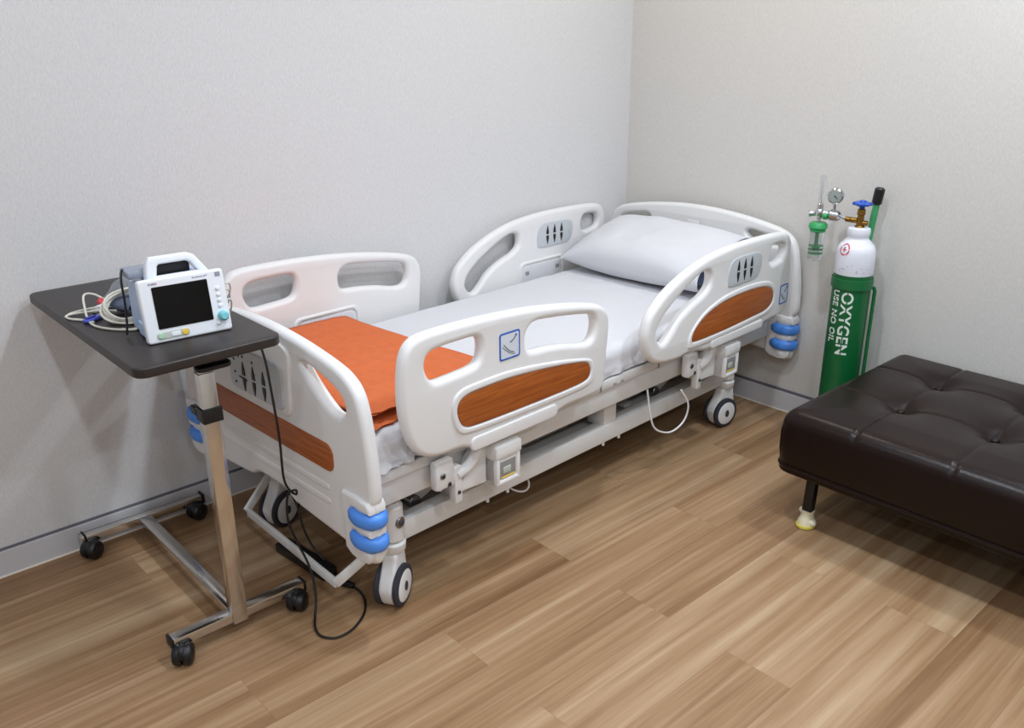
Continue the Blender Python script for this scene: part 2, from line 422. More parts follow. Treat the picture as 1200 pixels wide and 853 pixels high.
def bed_icon(b, T, x0, z0, x1, z1, off):
    b.plate(rect(x0, z0, x1, z1, .008), (), .002, .0006, T(off))
    b.plate(rect(x0, z0, x1, z1, .008), [rect(x0+.005, z0+.005, x1-.005, z1-.005, .005)], .003, .0006, T(off), mi=1)
    w, h = x1-x0, z1-z0
    f = lambda px, pz: T(off+.0012) @ Vector((x0+px*w, z0+pz*h, 0))
    b.tube([f(.2+.5*t, .58-.36*math.sin(PI/2*t)) for t in [i/8 for i in range(9)]], .0012, 6, 2)
    b.tube([f(.14+.62*t, .50-.36*math.sin(PI/2*t)) for t in [i/8 for i in range(9)]], .0009, 6, 2)
    b.tube([f(.50+.28*t, .62+.18*t*t) for t in [i/6 for i in range(7)]], .0016, 6, 2)
    b.ball(f(.80, .83), .003, 2)
def side_rail(kind, v_mid, sgn, du, label):
    """sgn=-1 outer face to -v (near side), +1 outer face to +v"""
    T = lambda off: axes((1, 0, 0), (0, 0, 1), (0, sgn, 0), (du, v_mid+sgn*off, 0))
    out, holes, wood = (FOOT_OUT, (FOOT_H1, FOOT_H2), FOOT_WOOD) if kind == 'foot' else (HEAD_OUT, (HEAD_H1, HEAD_H2), HEAD_WOOD)
    b = MB(); b.plate(sp2(out), [sp2(h) for h in holes], .042, .018, T(0), res=5)
    wl = sp2(wood)
    b.plate(grow(wl, .024), [grow(wl, .002)], .016, .006, T(.019), res=3)         # raised bezel round the inlay
    if kind == 'foot':
        b.plate(rect(.36, .474, .722, .518, .018), (), .012, .005, T(.021))
        pk = rect(.385, .50, .665, .652, .03)
    else:
        b.plate(rect(1.575, .474, 1.945, .510, .015), (), .012, .005, T(.021))
        pk = rect(1.55, .495, 1.84, .647, .03)
    b.plate(pk, [grow(pk, -.014)], .016, .006, T(-.019))                          # latch pocket frame, inside face
    r = b.build('side_rail', M_bed, bed); r['label'] = label
    b = MB(); b.plate(wl, (), .006, .002, T(.022)); b.build('wood_inlay', M_wood, r)
    b = MB(); pi = grow(pk, -.022); b.plate(pi, (), .006, .002, T(-.021))
    x0 = min(p[0] for p in pi); x1 = max(p[0] for p in pi)
    for x in (x0+.025, x1-.025): b.plate(rect(x-.012, .585, x+.012, .603, .004), (), .004, .001, T(-.023), mi=1)
    b.build('latch_pocket', [M_sheet, M_bedgrey], r)
    b = MB()
    if kind == 'foot': bed_icon(b, T, .478, .719, .560, .801, .0215)
    else: bed_icon(b, T, 2.068, .540, 2.132, .622, .0215)
    b.build('position_decal', [M_decalpale, M_decal, M_ink], r)
    if kind == 'head':
        for f in (1, -1):
            b = MB(); b.plate(sp2([(1.664, .712), (1.666, .765), (1.695, .798), (1.78, .802), (1.865, .797), (1.893, .778), (1.893, .730), (1.862, .697), (1.76, .692), (1.68, .695)]), (), .008, .003, T(f*.021))
            buttons(b, T, 1.772, .748, .046, .92, f*.0255)
            b.plate(rect(1.862, .735, 1.870, .76, .003), (), .004, .001, T(f*.0245), mi=2)
            b.build('control_panel', [M_padgrey, M_black, M_strip], r)
    return r
side_rail('foot', .012, -1, 0, 'foot-end side rail nearest the room, with wood inlay and blue position decal')
side_rail('head', .012, -1, 0, 'head-end side rail nearest the room, with control panel and wood inlay')
side_rail('foot', .972, 1, 0, 'foot-end side rail by the wall')
side_rail('head', .972, 1, -.03, 'head-end side rail by the wall, with control panel')

# ---- frame
b = MB(); b.box((.055, .068, .438), (2.17, .932, .474), .006)
for u in (.56, 1.03, 1.36): b.box((u-.004, .066, .437), (u+.004, .934, .4745), .001, mi=1)
for u in (1.10, 1.14): b.bar((u, .066, .449), (u+.012, .066, .449), .006, .006, .001, mi=1)
b.build('mattress_platform', [M_bedsteel, M_bedgrey], bed)
b = MB()
for v in (.105, .895): b.box((.05, v-.022, .358), (2.17, v+.022, .436), .005)
for u in (.07, .70, 1.30, 1.95, 2.15): b.box((u-.02, .125, .37), (u+.02, .875, .425), .004)
b.build('upper_frame', M_bedsteel, bed)
b = MB()
for v in (.150, .850): b.box((.19, v-.025, .192), (1.93, v+.025, .257), .004)
for u in (.20, 1.92): b.box((u-.03, .172, .20), (u+.03, .828, .252), .004)
b.box((.68, .17, .245), (.80, .83, .265), .003, mi=1); b.box((1.30, .17, .262), (1.34, .83, .276), .003, mi=1)
b.build('chassis_frame', [M_bedsteel, M_bedgrey], bed)
b = MB()
for v in (.222, .285, .348): b.box((.25, v-.0265, .196), (1.88, v+.0265, .236), .004); b.box((.25, v+.0275, .20), (1.88, v+.034, .232), 0, mi=1)  # dark strips stand for the shaded gaps beside each rail
b.box((.25, .62, .20), (1.88, .66, .24), .004)
b.build('actuator_rail', [M_railgrey, M_darkgap], bed)
for u0 in (.30, 1.52):
    for v in (.215, .785):
        b = MB(); b.bar((u0, v, .26), (u0+.30, v, .375), .03, .05, .006); b.cyl((u0, v-.03, .26), (u0, v+.03, .26), .02, mi=1); b.build('lift_arm', [M_bedsteel, M_screw], bed)
for u0, u1 in ((1.13, 1.20), (.40, .46)):
    b = MB(); b.box((u0, .130, .25), (u1, .21, .365), .004); b.build('frame_post', M_bedsteel, bed)
for u0, u1, v in ((.465, .567, .03), (1.700, 1.800, .03)):
    for far in (0, 1):
        f = (lambda y: y) if not far else (lambda y: W-y)
        b = MB()
        lo = lambda a, c, e, a2, c2, e2: b.box((a, min(f(c), f(c2)), e), (a2, max(f(c), f(c2)), e2), .008)
        # pivot arm housing: sloping block with stepped hood and display window
        pr = [(u0-.13, .335), (u0-.11, .325), (u0+.0, .318), (u0+.0, .45), (u0-.03, .45), (u0-.06, .42), (u0-.085, .37)]
        b.plate(pr, (), .04, .006, axes((1, 0, 0), (0, 0, 1), (0, -1, 0), (0, f(.06), 0)))
        lo(u0, .0, .315, u1, .085, .455)
        lo(u0-.004, -.008, .405, u1+.004, .06, .448)
        lo(u0, -.006, .318, u0+.016, .05, .41); lo(u1-.016, -.006, .318, u1, .05, .41); lo(u0, -.006, .315, u1, .05, .332)
        o = b.build('rail_pivot_housing', M_bed, bed)
        b = MB(); y = f(-.001); b.box((u0+.018, min(y, f(.01)), .335), (u1-.018, max(y, f(.01)), .392), .002)
        yy = f(-.003); b.box((u0+.03, min(yy, f(.004)), .350), (u1-.04, max(yy, f(.004)), .372), .002, mi=1)
        b.box((u0+.022, min(yy, f(.004)), .336), (u1-.022, max(yy, f(.004)), .341), .001, mi=2)
        b.build('angle_indicator', [M_bedgrey, M_strip, M_yellow], o)
        # linkage plates with bolts and the curved arm
        b = MB()
        lo(u0-.205, .03, .365, u0-.135, .06, .455)
        b.bar((u0-.12, f(.045), .42), (u0-.12, f(.045), .30), .03, .03, .006, up=(0, 1, 0))
        b.bar((u0-.195, f(.042), .375), (u0-.12, f(.042), .395), .02, .03, .006)
        b.tube(spline([(u0-.12, f(.04), .39), (u0-.08, f(.035), .405), (u0-.05, f(.03), .44), (u0-.045, f(.03), .48)], 6), .017, 12)
        for uu, zz in ((u0-.18, .41), (u0-.12, .335), (u0-.155, .375)):
            b.cyl((uu, f(.026 if zz > .4 else .03), zz), (uu, f(.05), zz), .010, mi=1)
            b.cyl((uu, f(.023 if zz > .4 else .026), zz), (uu, f(.05), zz), .005, mi=2)
        b.build('rail_linkage', [M_bed, M_screw, M_black], bed)
# white wire loops hanging under the rail
b = MB(); b.tube(spline([(1.46, .03, .33), (1.50, .02, .26), (1.49, .03, .19), (1.42, .04, .165), (1.34, .05, .20), (1.315, .06, .26), (1.315, .08, .36)], 8), .0035, 8); b.build('control_wire', M_white, bed)
b = MB(); b.tube(spline([(.70, .30, .22), (.72, .22, .14), (.76, .18, .115), (.79, .18, .14), (.79, .25, .21)], 8), .0035, 8); b.build('control_wire', M_white, bed)
for u in (.55, .64, 1.13, 1.22):
    b = MB(); b.cyl((u, .132, .178), (u, .132, .195), .006); b.build('cable_clip', M_bedsteel, bed)

def caster(u, v, ang):
    b = MB()
    b.cyl((u, v, .205), (u, v, .335), .036, .034, bev=.012)
    b.cyl((u, v, .172), (u, v, .207), .037, .039, bev=.006, mi=1)
    n = Vector((math.cos(ang), math.sin(ang), 0)); t = Vector((-n.y, n.x, 0))
    c = Vector((u, v, .065))-t*.018
    # rounded fork shell between the twin wheels, joined to the stem
    M = axes(t, (0, 0, 1), n, c)
    b.plate(sp2([(-.061, 0), (-.057, .026), (-.040, .054), (-.022, .082), (-.010, .108), (.044, .108), (.056, .070), (.062, .020), (.058, -.022), (.036, -.050), (0, -.061), (-.040, -.046)]), (), .046, .010, M, mi=1)
    o = b.build('caster', [M_bedsteel, M_white], bed)
    for s in (1, -1):
        w = MB(); k = n*s
        w.lathe([(.030, .020), (.050, .020), (.060, .021), (.065, .025), (.065, .034), (.061, .038), (.050, .039), (.049, .037), (.030, .037)], axes(t, Vector((0, 0, 1)), k, c), 40)
        w.lathe([(0, .022), (.0505, .022), (.0505, .038), (.045, .041), (.02, .042), (0, .042)], axes(t, Vector((0, 0, 1)), k, c), 36, mi=1)
        w.lathe([(0, .041), (.013, .041), (.013, .044), (0, .044)], axes(t, Vector((0, 0, 1)), k, c) @ Matrix.Diagonal((.8, 1.2, 1, 1)), 20, mi=2)
        w.build('wheel', [M_tire, M_white, M_hub], o)
    sc = MB(); q = Vector((u, v, .275)); d = Vector((.15, -1, 0)).normalized()
    sc.cyl(q+d*.030, q+d*.039, .017, mi=0); sc.cyl(q+d*.036, q+d*.042, .009, mi=1); sc.build('lock_screw', [M_screw, M_hub], o)
a0 = -TH
caster(.172, .135, math.atan2(-.843, .535)+a0)
caster(1.945, .135, math.atan2(-.986, -.145)+a0)
caster(.172, .775, math.atan2(-.94, .33)+a0)
caster(1.945, .865, math.atan2(-.986, -.1)+a0)
b = MB(); p0, p1 = (.006, .196, .105), (.030, .752, .105)
b.bar(p0, p1, .012, .032, .004); b.bar((.002, .196, .105), (.155, .155, .200), .012, .032, .004); b.bar((.026, .755, .105), (.165, .80, .20), .012, .032, .004)
b.bar((.165, .155, .2), (.165, .80, .2), .02, .02, .004)
b.build('brake_bar', M_bedsteel, bed)

# ------------------------------------------------------------------ mattress, sheet
def nz(x, y, z, s): return noise.noise(Vector((x*s, y*s, z*s)))
mt = bed_empty('mattress', 'navy mattress under the white sheet on the bed platform', 'mattress')
b = MB(); b.box((.075, .10, .4755), (2.14, .90, .564), .03, seg=4); b.build('mattress_body', M_matt, mt)
def sheet_mesh():
    b = MB(); bm = b.bm
    U0, U1, V0, V1 = .058, 2.165, .076, .924
    prof = []                                          # across v: down near side, over the top, down the far side
    r = .035; zt = .578
    for k in range(8): prof.append((V0-.004+.004*k/8, .482+(zt-r-.482)*k/8))
    for k in range(7): a = PI-PI/2*k/6; prof.append((V0+r+r*math.cos(a), zt-r+r*math.sin(a)))
    n = 46
    for k in range(1, n): prof.append((V0+r+(V1-V0-2*r)*k/n, zt))
    for k in range(7): a = PI/2-PI/2*k/6; prof.append((V1-r+r*math.cos(a), zt-r+r*math.sin(a)))
    for k in range(1, 9): prof.append((V1, zt-r-(zt-r-.482)*k/8))
    us = [U0+(U1-U0)*k/150 for k in range(151)]
    grid = []
    for u in us:
        row = []
        e = min((u-U0), (U1-u)); er = max(0, 1-e/.04); drop = .03*er*er
        for (v, z) in prof:
            top = z > zt-.002
            dz = .0018*nz(u, v, 0, 9)+.0010*nz(u*2, v*.7, 3, 22)
            # crease fan near the foot corner and near the pillow
            f = math.exp(-((u-.22)/.16)**2-((v-.08)/.10)**2)
            dz += f*.020*nz(u*1.2+v, v*2, 7, 20)
            g = math.exp(-((u-1.70)/.16)**2-((v-.70)/.22)**2)
            dz += g*.006*nz(u, v, 5, 24)
            dv = 0
            if not top and v < .5:
                h = (zt-z)/.1
                wv = nz(u, z, 2, 7)*.008+nz(u, z*1.5, 4, 26)*.006+f*.045*nz(u*1.5+z, z, 9, 26)
                dv = -abs(wv)*h*1.4
                if h > .9: dz += .003*nz(u, 0, 0, 12)
            zz = z+dz-(drop if top else drop*.5)
            row.append(bm.verts.new((u, v+dv, max(zz, .4765))))
        grid.append(row)
    for i in range(len(us)-1):
        for j in range(len(prof)-1): bm.faces.new((grid[i][j], grid[i+1][j], grid[i+1][j+1], grid[i][j+1]))
    return b
sh = sheet_mesh().build('bed_sheet', M_sheet, None, smooth=60)
sh.location = BO; sh.rotation_euler = (0, 0, TH)
tag(sh, 'white cotton sheet spread over the hospital bed, crumpled at the foot corner', 'sheet')

# ------------------------------------------------------------------ folded orange blanket
def blanket():
    b = MB(); bm = b.bm
    path = []
    zs = [.587, .604, .622, .639]
    near = [.150, .112, .150, .122]; far = [.885, .892, .890, .905]
    # S-fold: bottom layer starts at the far side
    def layer(z, a, c, n=30): return [(a+(c-a)*k/n, z) for k in range(n+1)]
    def turn(v, z0, z1, s, n=6):
        r = (z1-z0)/2
        return [(v+s*(r*2.2)*math.sin(PI*k/n), (z0+z1)/2-r*(1.25 if 1 < k < n-1 else 1)*math.cos(PI*k/n)) for k in range(1, n)]
    path += layer(zs[0], far[0], near[0]); path += turn(near[0], zs[0], zs[1], -1)
    path += layer(zs[1], near[1], far[1]); path += turn(far[1], zs[1], zs[2], 1)
    path += layer(zs[2], far[2], near[2]); path += turn(near[2], zs[2], zs[3], -1)
    path += layer(zs[3], near[3], far[3])
    NU = 60; grid = []; n = len(path)
    for i in range(NU+1):
        s = i/NU; row = []
        for j, (v, z) in enumerate(path):
            L = (z-.587)/.052
            u0 = .075+.012*nz(v, L, 0, 6)+.006*L; u1 = .575+.085*(1-v)**1.3+.012*nz(v, L, 5, 5)-.012*L
            u = u0+(u1-u0)*s
            e = max(0, 1-min(s, 1-s)/.05)
            f = math.exp(-((v-.12)/.07)**2)
            dv = .022*nz(u, L*2, 3, 9)*f+.020*nz(u, L, 8, 22)*f
            dz = .0030*nz(u, v, L*.6, 7)+f*(.005*nz(u, v, L*.7, 20))-.003*e*L-.010*L*math.exp(-((u-.62)/.07)**2)
            dz += .0035*nz(u*3+v*.3, v*.6, L*.4, 8)
            t = max(0, (.17-v)/.06)
            dz -= .013*t*t*(1.0-.6*L)                       # folds droop over the mattress edge
            zz = z+dz
            row.append(bm.verts.new((u, v+dv-.01*f*math.exp(-((u-.12)/.06)**2), zz)))
        grid.append(row)
    for i in range(NU):
        for j in range(n-1): bm.faces.new((grid[i][j], grid[i+1][j], grid[i+1][j+1], grid[i][j+1]))
    return b
bl = blanket().build('folded_blanket', M_orange, None, smooth=70)
bl.location = BO; bl.rotation_euler = (0, 0, TH)
md = bl.modifiers.new('thickness', 'SOLIDIFY'); md.thickness = .005; md.offset = 0
tag(bl, 'folded bright orange blanket lying at the foot of the bed', 'blanket')

# ------------------------------------------------------------------ pillow (propped on the headboard)
pil = bed_empty('pillow', 'plump white pillow leaning on the headboard, navy inner showing at its open end', 'pillow', (1.955, .552, .582))
tilt = math.radians(15.5)
def pillow_mesh(Lx, Ly, H, open_end, seed):
    b = MB(); bm = b.bm; n, m = 36, 48
    def pos(s, t, sg):
        c = max(0, 1-abs(t)**3.4)
        if open_end and t < 0: c = 1-.55*abs(t)**2.2
        blunt = 2.6+2.2*c                                   # full sides, pinched corners
        a = max(0, 1-abs(s)**blunt)
        h = H*a**.5*c**.62
        x = s*Lx*(1+.07*abs(t)**6); y = t*Ly*(1+.04*abs(s)**6)
        w = .009*nz(s*.6, t*1.4, seed, 2.2)+.004*nz(s*2.5, t*1, seed+3, 3.5)+.003*nz(s*1.5, t*5, seed+5, 2.4)*(1-abs(t))
        return Vector((x, y, sg*h*(1.0 if sg > 0 else .8)+w*a))
    top = [[bm.verts.new(pos(-1+2*i/n, -1+2*j/m, 1)) for j in range(m+1)] for i in range(n+1)]
    bot = [[bm.verts.new(pos(-1+2*i/n, -1+2*j/m, -1)) for j in range(m+1)] for i in range(n+1)]
    for i in range(n):
        for j in range(m):
            bm.faces.new((top[i][j], top[i+1][j], top[i+1][j+1], top[i][j+1]))
            bm.faces.new((bot[i][j], bot[i][j+1], bot[i+1][j+1], bot[i+1][j]))
    bmesh.ops.remove_doubles(bm, verts=bm.verts[:], dist=.0008)
    return b
Mt = Matrix.Rotation(-tilt, 4, 'Y')
b = pillow_mesh(.205, .360, .098, True, 1); bmesh.ops.transform(b.bm, matrix=Mt, verts=b.bm.verts)
pz = -min(v.co.z for v in b.bm.verts)+.003
bmesh.ops.translate(b.bm, vec=(0, 0, pz), verts=b.bm.verts)
o = b.build('pillowcase', M_pillow, pil, smooth=80); md = o.modifiers.new('thickness', 'SOLIDIFY'); md.thickness = .003; md.offset = -1
b = pillow_mesh(.130, .347, .080, False, 4); bmesh.ops.transform(b.bm, matrix=Matrix.Translation((-.055, 0, 0)), verts=b.bm.verts); bmesh.ops.transform(b.bm, matrix=Mt, verts=b.bm.verts); bmesh.ops.translate(b.bm, vec=(0, -.016, pz), verts=b.bm.verts)
b.build('pillow_inner', M_matt, pil, smooth=80)

# ------------------------------------------------------------------ overbed table
tb = empty('overbed_table', (-2.51, -.40, 0), 'overbed table with dark top on a chrome frame with black casters', 'table')
def L(p): return (p[0]+2.51, p[1]+.40, p[2])
b = MB(); b.plate([(x+2.51, y+.40) for x, y in rect(-2.712, -.895, -2.342, -.028, .032, 8)], (), .026, .005, Matrix.Translation((0, 0, .877)))
b.build('table_top', M_table, tb)
b = MB(); b.box(L((-2.532, -.79, .044)), L((-2.488, -.755, .80)), .003); b.build('post', M_chrome, tb)
b = MB(); b.box(L((-2.528, -.786, .60)), L((-2.492, -.759, .864)), .002); b.build('inner_post', M_chrome, tb)
b = MB(); b.box(L((-2.537, -.797, .665)), L((-2.483, -.748, .705)), .003); b.box(L((-2.537, -.76, .675)), L((-2.520, -.715, .698)), .003); b.build('clamp_collar', M_black, tb)
b = MB(); b.box(L((-2.535, -.81, .820)), L((-2.485, -.735, .864)), .008); b.plate([(x+2.51, y+.40) for x, y in rect(-2.548, -.835, -2.455, -.795, .018)], (), .014, .005, Matrix.Translation((0, 0, .826))); b.build('height_lever', M_black, tb)
b = MB(); b.box(L((-2.69, -.79, .838)), L((-2.36, -.75, .864)), .002); b.box(L((-2.53, -.79, .84)), L((-2.49, -.10, .864)), .002); b.build('top_support', M_black, tb)
b = MB()
b.box(L((-2.70, -.785, .050)), L((-2.305, -.748, .078)), .003)
b.box(L((-2.715, -.075, .050)), L((-2.31, -.038, .078)), .003)
b.box(L((-2.530, -.75, .052)), L((-2.490, -.07, .077)), .003)
b.build('base_frame', M_chrome, tb)
for x in (-2.702, -2.303):
    for y0, y1 in ((-.787, -.746), (-.077, -.036)):
        b = MB(); b.box(L((x-.004, y0, .048)), L((x+.004, y1, .080)), .002); b.build('end_cap', M_black, tb)
def small_caster(x, y, ang):
    c = Vector(L((x, y, .0305))); n = Vector((math.cos(ang), math.sin(ang), 0)); t = Vector((-n.y, n.x, 0))
    b = MB(); b.cyl(Vector((c.x, c.y, .052)), Vector((c.x, c.y, .064)), .008)
    b.plate(sp2([(-.024, -.004), (-.028, .012), (-.018, .028), (.006, .033), (.027, .024), (.031, .004), (.018, -.012), (-.008, -.014)]), (), .016, .004, axes(t, (0, 0, 1), n, c))
    o = b.build('caster', M_black, tb)
    for s in (1, -1):
        w = MB(); w.lathe([(0, .003), (.027, .003), (.0305, .007), (.0305, .019), (.026, .025), (.012, .027), (.010, .029), (0, .029)], axes(t, Vector((0, 0, 1)), n*s, c), 28); w.build('wheel', M_black, o)
small_caster(-2.682, -.792, -.6); small_caster(-2.335, -.790, -.9); small_caster(-2.692, -.085, -1.0); small_caster(-2.335, -.080, -1.2)

# ------------------------------------------------------------------ patient monitor
pm = empty('patient_monitor', (-2.520, -.755, .8905), 'white bedside patient monitor with dark screen and carrying handle on the table', 'monitor', math.radians(-4.6))
# local: x right along the face, y to the back, z up; face tilts back
ft = math.radians(9)
F = lambda off=0: Matrix.Translation((0, 0, .0)) @ Matrix.Rotation(-ft, 4, 'X') @ axes((1, 0, 0), (0, 0, 1), (0, -1, 0), (0, -off, 0))
b = MB(); b.plate(rect(-.105, .001, .105, .158, .008), (), .024, .005, F(-.008))
for i, (x, w) in enumerate(((-.078, .004), (-.0725, .003), (-.068, .004), (-.063, .007))): b.plate(rect(x-w/2, .1435, x+w/2, .1485, .0005), (), .0015, .0003, F(.0042), mi=2 if i == 3 else 1)
for i in range(9): b.plate(rect(.026+i*.0030, .1450, .0282+i*.0030, .1475+(.001 if i in (0, 4) else 0), .0003), (), .0015, .0003, F(.0042), mi=1)
b.plate(rect(.0555, .1445, .0585, .1485, .0005), (), .0015, .0003, F(.0042), mi=1); b.plate(rect(.0605, .1465, .0635, .149, .0005), (), .0015, .0003, F(.0042), mi=1)
b.plate(rect(.083, .140, .096, .151, .001), (), .0015, .0003, F(.0042), mi=1)
face = b.build('front_bezel', [M_mon, M_greymark, M_pinkmark], pm)
b = MB(); b.plate(rect(-.075, .034, .061, .138, .003), (), .004, .0012, F(.004)); b.build('screen', M_screen, pm)
b = MB()
b.plate([(y, z) for y, z in ((.02, .004), (.165, .004), (.172, .015), (.168, .105), (.150, .128), (.05, .150), (.03, .150))], (), .186, .006, axes((0, 1, 0), (0, 0, 1), (1, 0, 0)))
b.plate(rect(.012, .004, .10, .040, .006), (), .196, .004, axes((0, 1, 0), (0, 0, 1), (1, 0, 0)))
b.box((-.07, .10, .135), (.06, .165, .150), .006)
b.build('rear_housing', M_monblue, pm)
b = MB()
ho = [(-.074, .150), (-.066, .196), (-.058, .208), (.035, .208), (.052, .200), (.086, .150)]
hi = [(-.046, .160), (-.041, .184), (-.036, .188), (.030, .188), (.040, .183), (.056, .160)]
b.plate(ho, [hi], .030, .006, F(-.045)); b.build('handle', M_mon, pm)
b = MB(); b.box((-.050, .085, .140), (.045, .10, .185), .004); b.build('handle_recess', M_black, pm)
b = MB(); c = F(.0) @ Vector((.085, .040, 0)); d = (F(1) @ Vector((.085, .040, 0))-F(0) @ Vector((.085, .040, 0))).normalized()
b.cyl(c, c+d*.022, .0135, .012, bev=.004); b.build('trim_knob', M_teal, pm)
for z, r in ((.110, .006), (.094, .006), (.080, .006), (.066, .006), (.022, .0055)):
    b = MB(); c = F(.0) @ Vector((.083 if z > .03 else .071, z, 0)); b.cyl(c, c+d*.0085, r, r*.85); b.build('key', M_mon, pm)
b = MB(); b.plate(rect(-.083, .009, -.003, .027, .008), (), .004, .0015, F(.004)); b.plate(rect(-.048, .013, -.026, .023, .001), (), .003, .0008, F(.0058), mi=1)
b.build('key_strip', [M_strip, M_mon], pm)
b = MB(); b.plate(rect(-.080, .011, -.066, .025, .0069), (), .004, .001, F(.006)); b.build('green_key', M_green_key, pm)
b = MB(); b.plate(rect(-.022, .010, -.006, .026, .0079), (), .005, .0015, F(.006)); b.build('yellow_key', M_yellow, pm)
# plugs and leads on the right flank
b = MB()
for i, (z, y) in enumerate(((.105, .06), (.085, .07), (.06, .065))):
    b.cyl((.09, y, z), (.118, y, z), .006, mi=0)
    b.tube(spline([(.118, y, z), (.135, y+.01, z-.005), (.140, y+.03, z-.035), (.128, y+.05, z-.062), (.10, y+.08, .012)], 6), .0024, 8, mi=1)
b.build('side_lead', [M_greymark, M_cable], pm)
b = MB(); b.box((-.108, .08, .148), (-.045, .155, .166), .005); b.cyl((-.05, .10, .165), (-.05, .10, .182), .006); b.build('power_adapter', M_greymark, pm)
b = MB(); b.tube(spline([(-.095, .14, .160), (-.110, .125, .163), (-.117, .115, .140), (-.118, .11, .09), (-.122, .105, .04), (-.128, .10, .006)], 8), .003, 8); b.build('power_lead', M_cableblk, pm)

# ------------------------------------------------------------------ things lying on the table
ZT = .8905
cb = empty('sensor_cable', (-2.600, -.47, ZT), 'ivory sensor cable coiled beside the monitor with loose loops over the table', 'cable')
def CL(x, y, z): return (x+2.600, y+.47, z-ZT)
coil = MB()
cc = Vector((-2.578, -.495, .926)); tl = math.radians(33)
az = math.radians(57)                        # direction away from the viewer
fw = Vector((math.cos(az), math.sin(az), 0)); rt = Vector((fw.y, -fw.x, 0))
up = (fw*math.cos(tl)+Vector((0, 0, 1))*math.sin(tl)); nn = rt.cross(up)
pts = []
for k in range(6*26+1):
    a = 2*PI*k/26; turn = k/26
    r = .060+.0045*math.sin(turn*2.1)+.003*math.sin(3*a+turn)
    ox = .004*math.sin(turn*1.7)
    p = cc+rt*(r*math.cos(a)*1.02+ox)+up*(r*math.sin(a)*.95+.004*math.cos(turn*2.3))+nn*(.0055*(turn-3)*.8)
    p.z = max(p.z, ZT+.004); pts.append(CL(*p))
coil.tube(pts, .0032, 8); coil.build('coil', M_cable, cb)
b = MB(); b.tube([CL(*p) for p in spline([(-2.60, -.46, ZT+.02), (-2.63, -.40, ZT+.012), (-2.68, -.36, ZT+.005), (-2.702, -.365, ZT+.0035), (-2.698, -.40, ZT+.0035), (-2.672, -.44, ZT+.0035), (-2.664, -.47, ZT+.004)], 8)], .0030, 8)
b.tube([CL(*p) for p in spline([(-2.60, -.44, ZT+.028), (-2.635, -.385, ZT+.018), (-2.685, -.350, ZT+.005), (-2.703, -.385, ZT+.0035), (-2.68, -.425, ZT+.004)], 8)], .0026, 8)
b.build('loose_lead', M_cable, cb)
b = MB(); b.tube([CL(*p) for p in spline([(-2.58, -.36, ZT+.012), (-2.60, -.30, ZT+.03), (-2.635, -.32, ZT+.04), (-2.655, -.38, ZT+.02), (-2.668, -.44, ZT+.006), (-2.672, -.50, ZT+.0035), (-2.652, -.555, ZT+.0035), (-2.62, -.595, ZT+.0035), (-2.60, -.60, ZT+.004)], 8)], .0031, 8)
b.tube([CL(*p) for p in spline([(-2.63, -.58, ZT+.0035), (-2.605, -.605, ZT+.0035), (-2.585, -.59, ZT+.0035)], 8)], .0031, 8)
b.build('loose_lead', M_cable, cb)
fs = empty('finger_sensor', (-2.660, -.445, ZT), 'small blue clip sensor on the table left of the cable coil', 'sensor', math.radians(30))
b = MB(); b.plate(sp2([(-.022, -.010), (.012, -.012), (.026, -.006), (.026, .006), (.012, .012), (-.022, .010)]), (), .010, .004, Matrix.Translation((0, 0, .0055))); b.build('clip_body', M_sensor, fs)
b = MB(); b.plate(rect(-.018, -.006, .010, .006, .003), (), .006, .002, Matrix.Translation((0, 0, .012))); b.build('clip_lid', mat('sensor_lid', '#2f3594', .4), fs)
b = MB(); b.plate(sp2([(.022, -.008), (.05, -.011), (.06, 0), (.05, .011), (.022, .008)]), (), .009, .003, Matrix.Translation((0, 0, .0055))); b.build('clip_tail', M_greymark, fs)
ec = empty('lead_connector', (-2.610, -.365, ZT), 'white lead connector with a red ring tab behind the cable coil', 'connector', math.radians(35))
b = MB(); b.box((-.03, -.012, 0), (.035, .012, .016), .005); b.build('connector_body', M_mon, ec)
b = MB(); b.lathe([(.005, -.004), (.012, -.004), (.012, .004), (.005, .004)], Matrix.Translation((.022, .012, .018)) @ Matrix.Rotation(1.0, 4, 'X'), 24); b.tube(spline([(.03, .008, .014), (.05, 0, .012), (.065, -.01, .006)], 5), .004, 8)
b.build('red_tab', M_red, ec)
cf = empty('pressure_cuff', (-2.560, -.440, ZT), 'grey-blue blood pressure cuff rolled up inside the cable coil', 'cuff', math.radians(20))
b = MB(); bm = b.bm
sp_ = [(( .046-.0012*k)*math.cos(k*.33), (.024-.0007*k)*math.sin(k*.33)+.026) for k in range(28)]
R_ = [[bm.verts.new((x*1.15, y_, max(z, .002))) for x, z in sp_] for y_ in (-.050, -.02, .02, .050)]
for A, B in zip(R_, R_[1:]):
    for k in range(len(sp_)-1): bm.faces.new((A[k], A[k+1], B[k+1], B[k]))
o = b.build('cuff_roll', M_cuff, cf, smooth=60); md = o.modifiers.new('thickness', 'SOLIDIFY'); md.thickness = .003; md.offset = 0
b = MB(); b.ball((0, .0, .024), .03, sc=(1.2, 1.4, .62)); b.build('cuff_core', M_cuffdark, cf)
b = MB(); b.box((-.05, -.075, 0), (.03, -.045, .012), .004); b.build('cuff_flap', M_cuffdark, cf)
bag = MB(); bm = bag.bm; g = []
for i in range(15):
    row = []
    for j in range(15):
        x, y = i/14-.5, j/14-.5
        h = .075*max(0, 1-(2*x)**2)*max(0, 1-(2*y)**2)+.008*nz(x, y, 1, 7)*max(0, 1-max(abs(2*x), abs(2*y))**4)
        row.append(bm.verts.new((x*.12+.01*nz(x, y, 4, 4), y*.15, max(.001, h))))
    g.append(row)
for i in range(14):
    for j in range(14): bm.faces.new((g[i][j], g[i+1][j], g[i+1][j+1], g[i][j+1]))
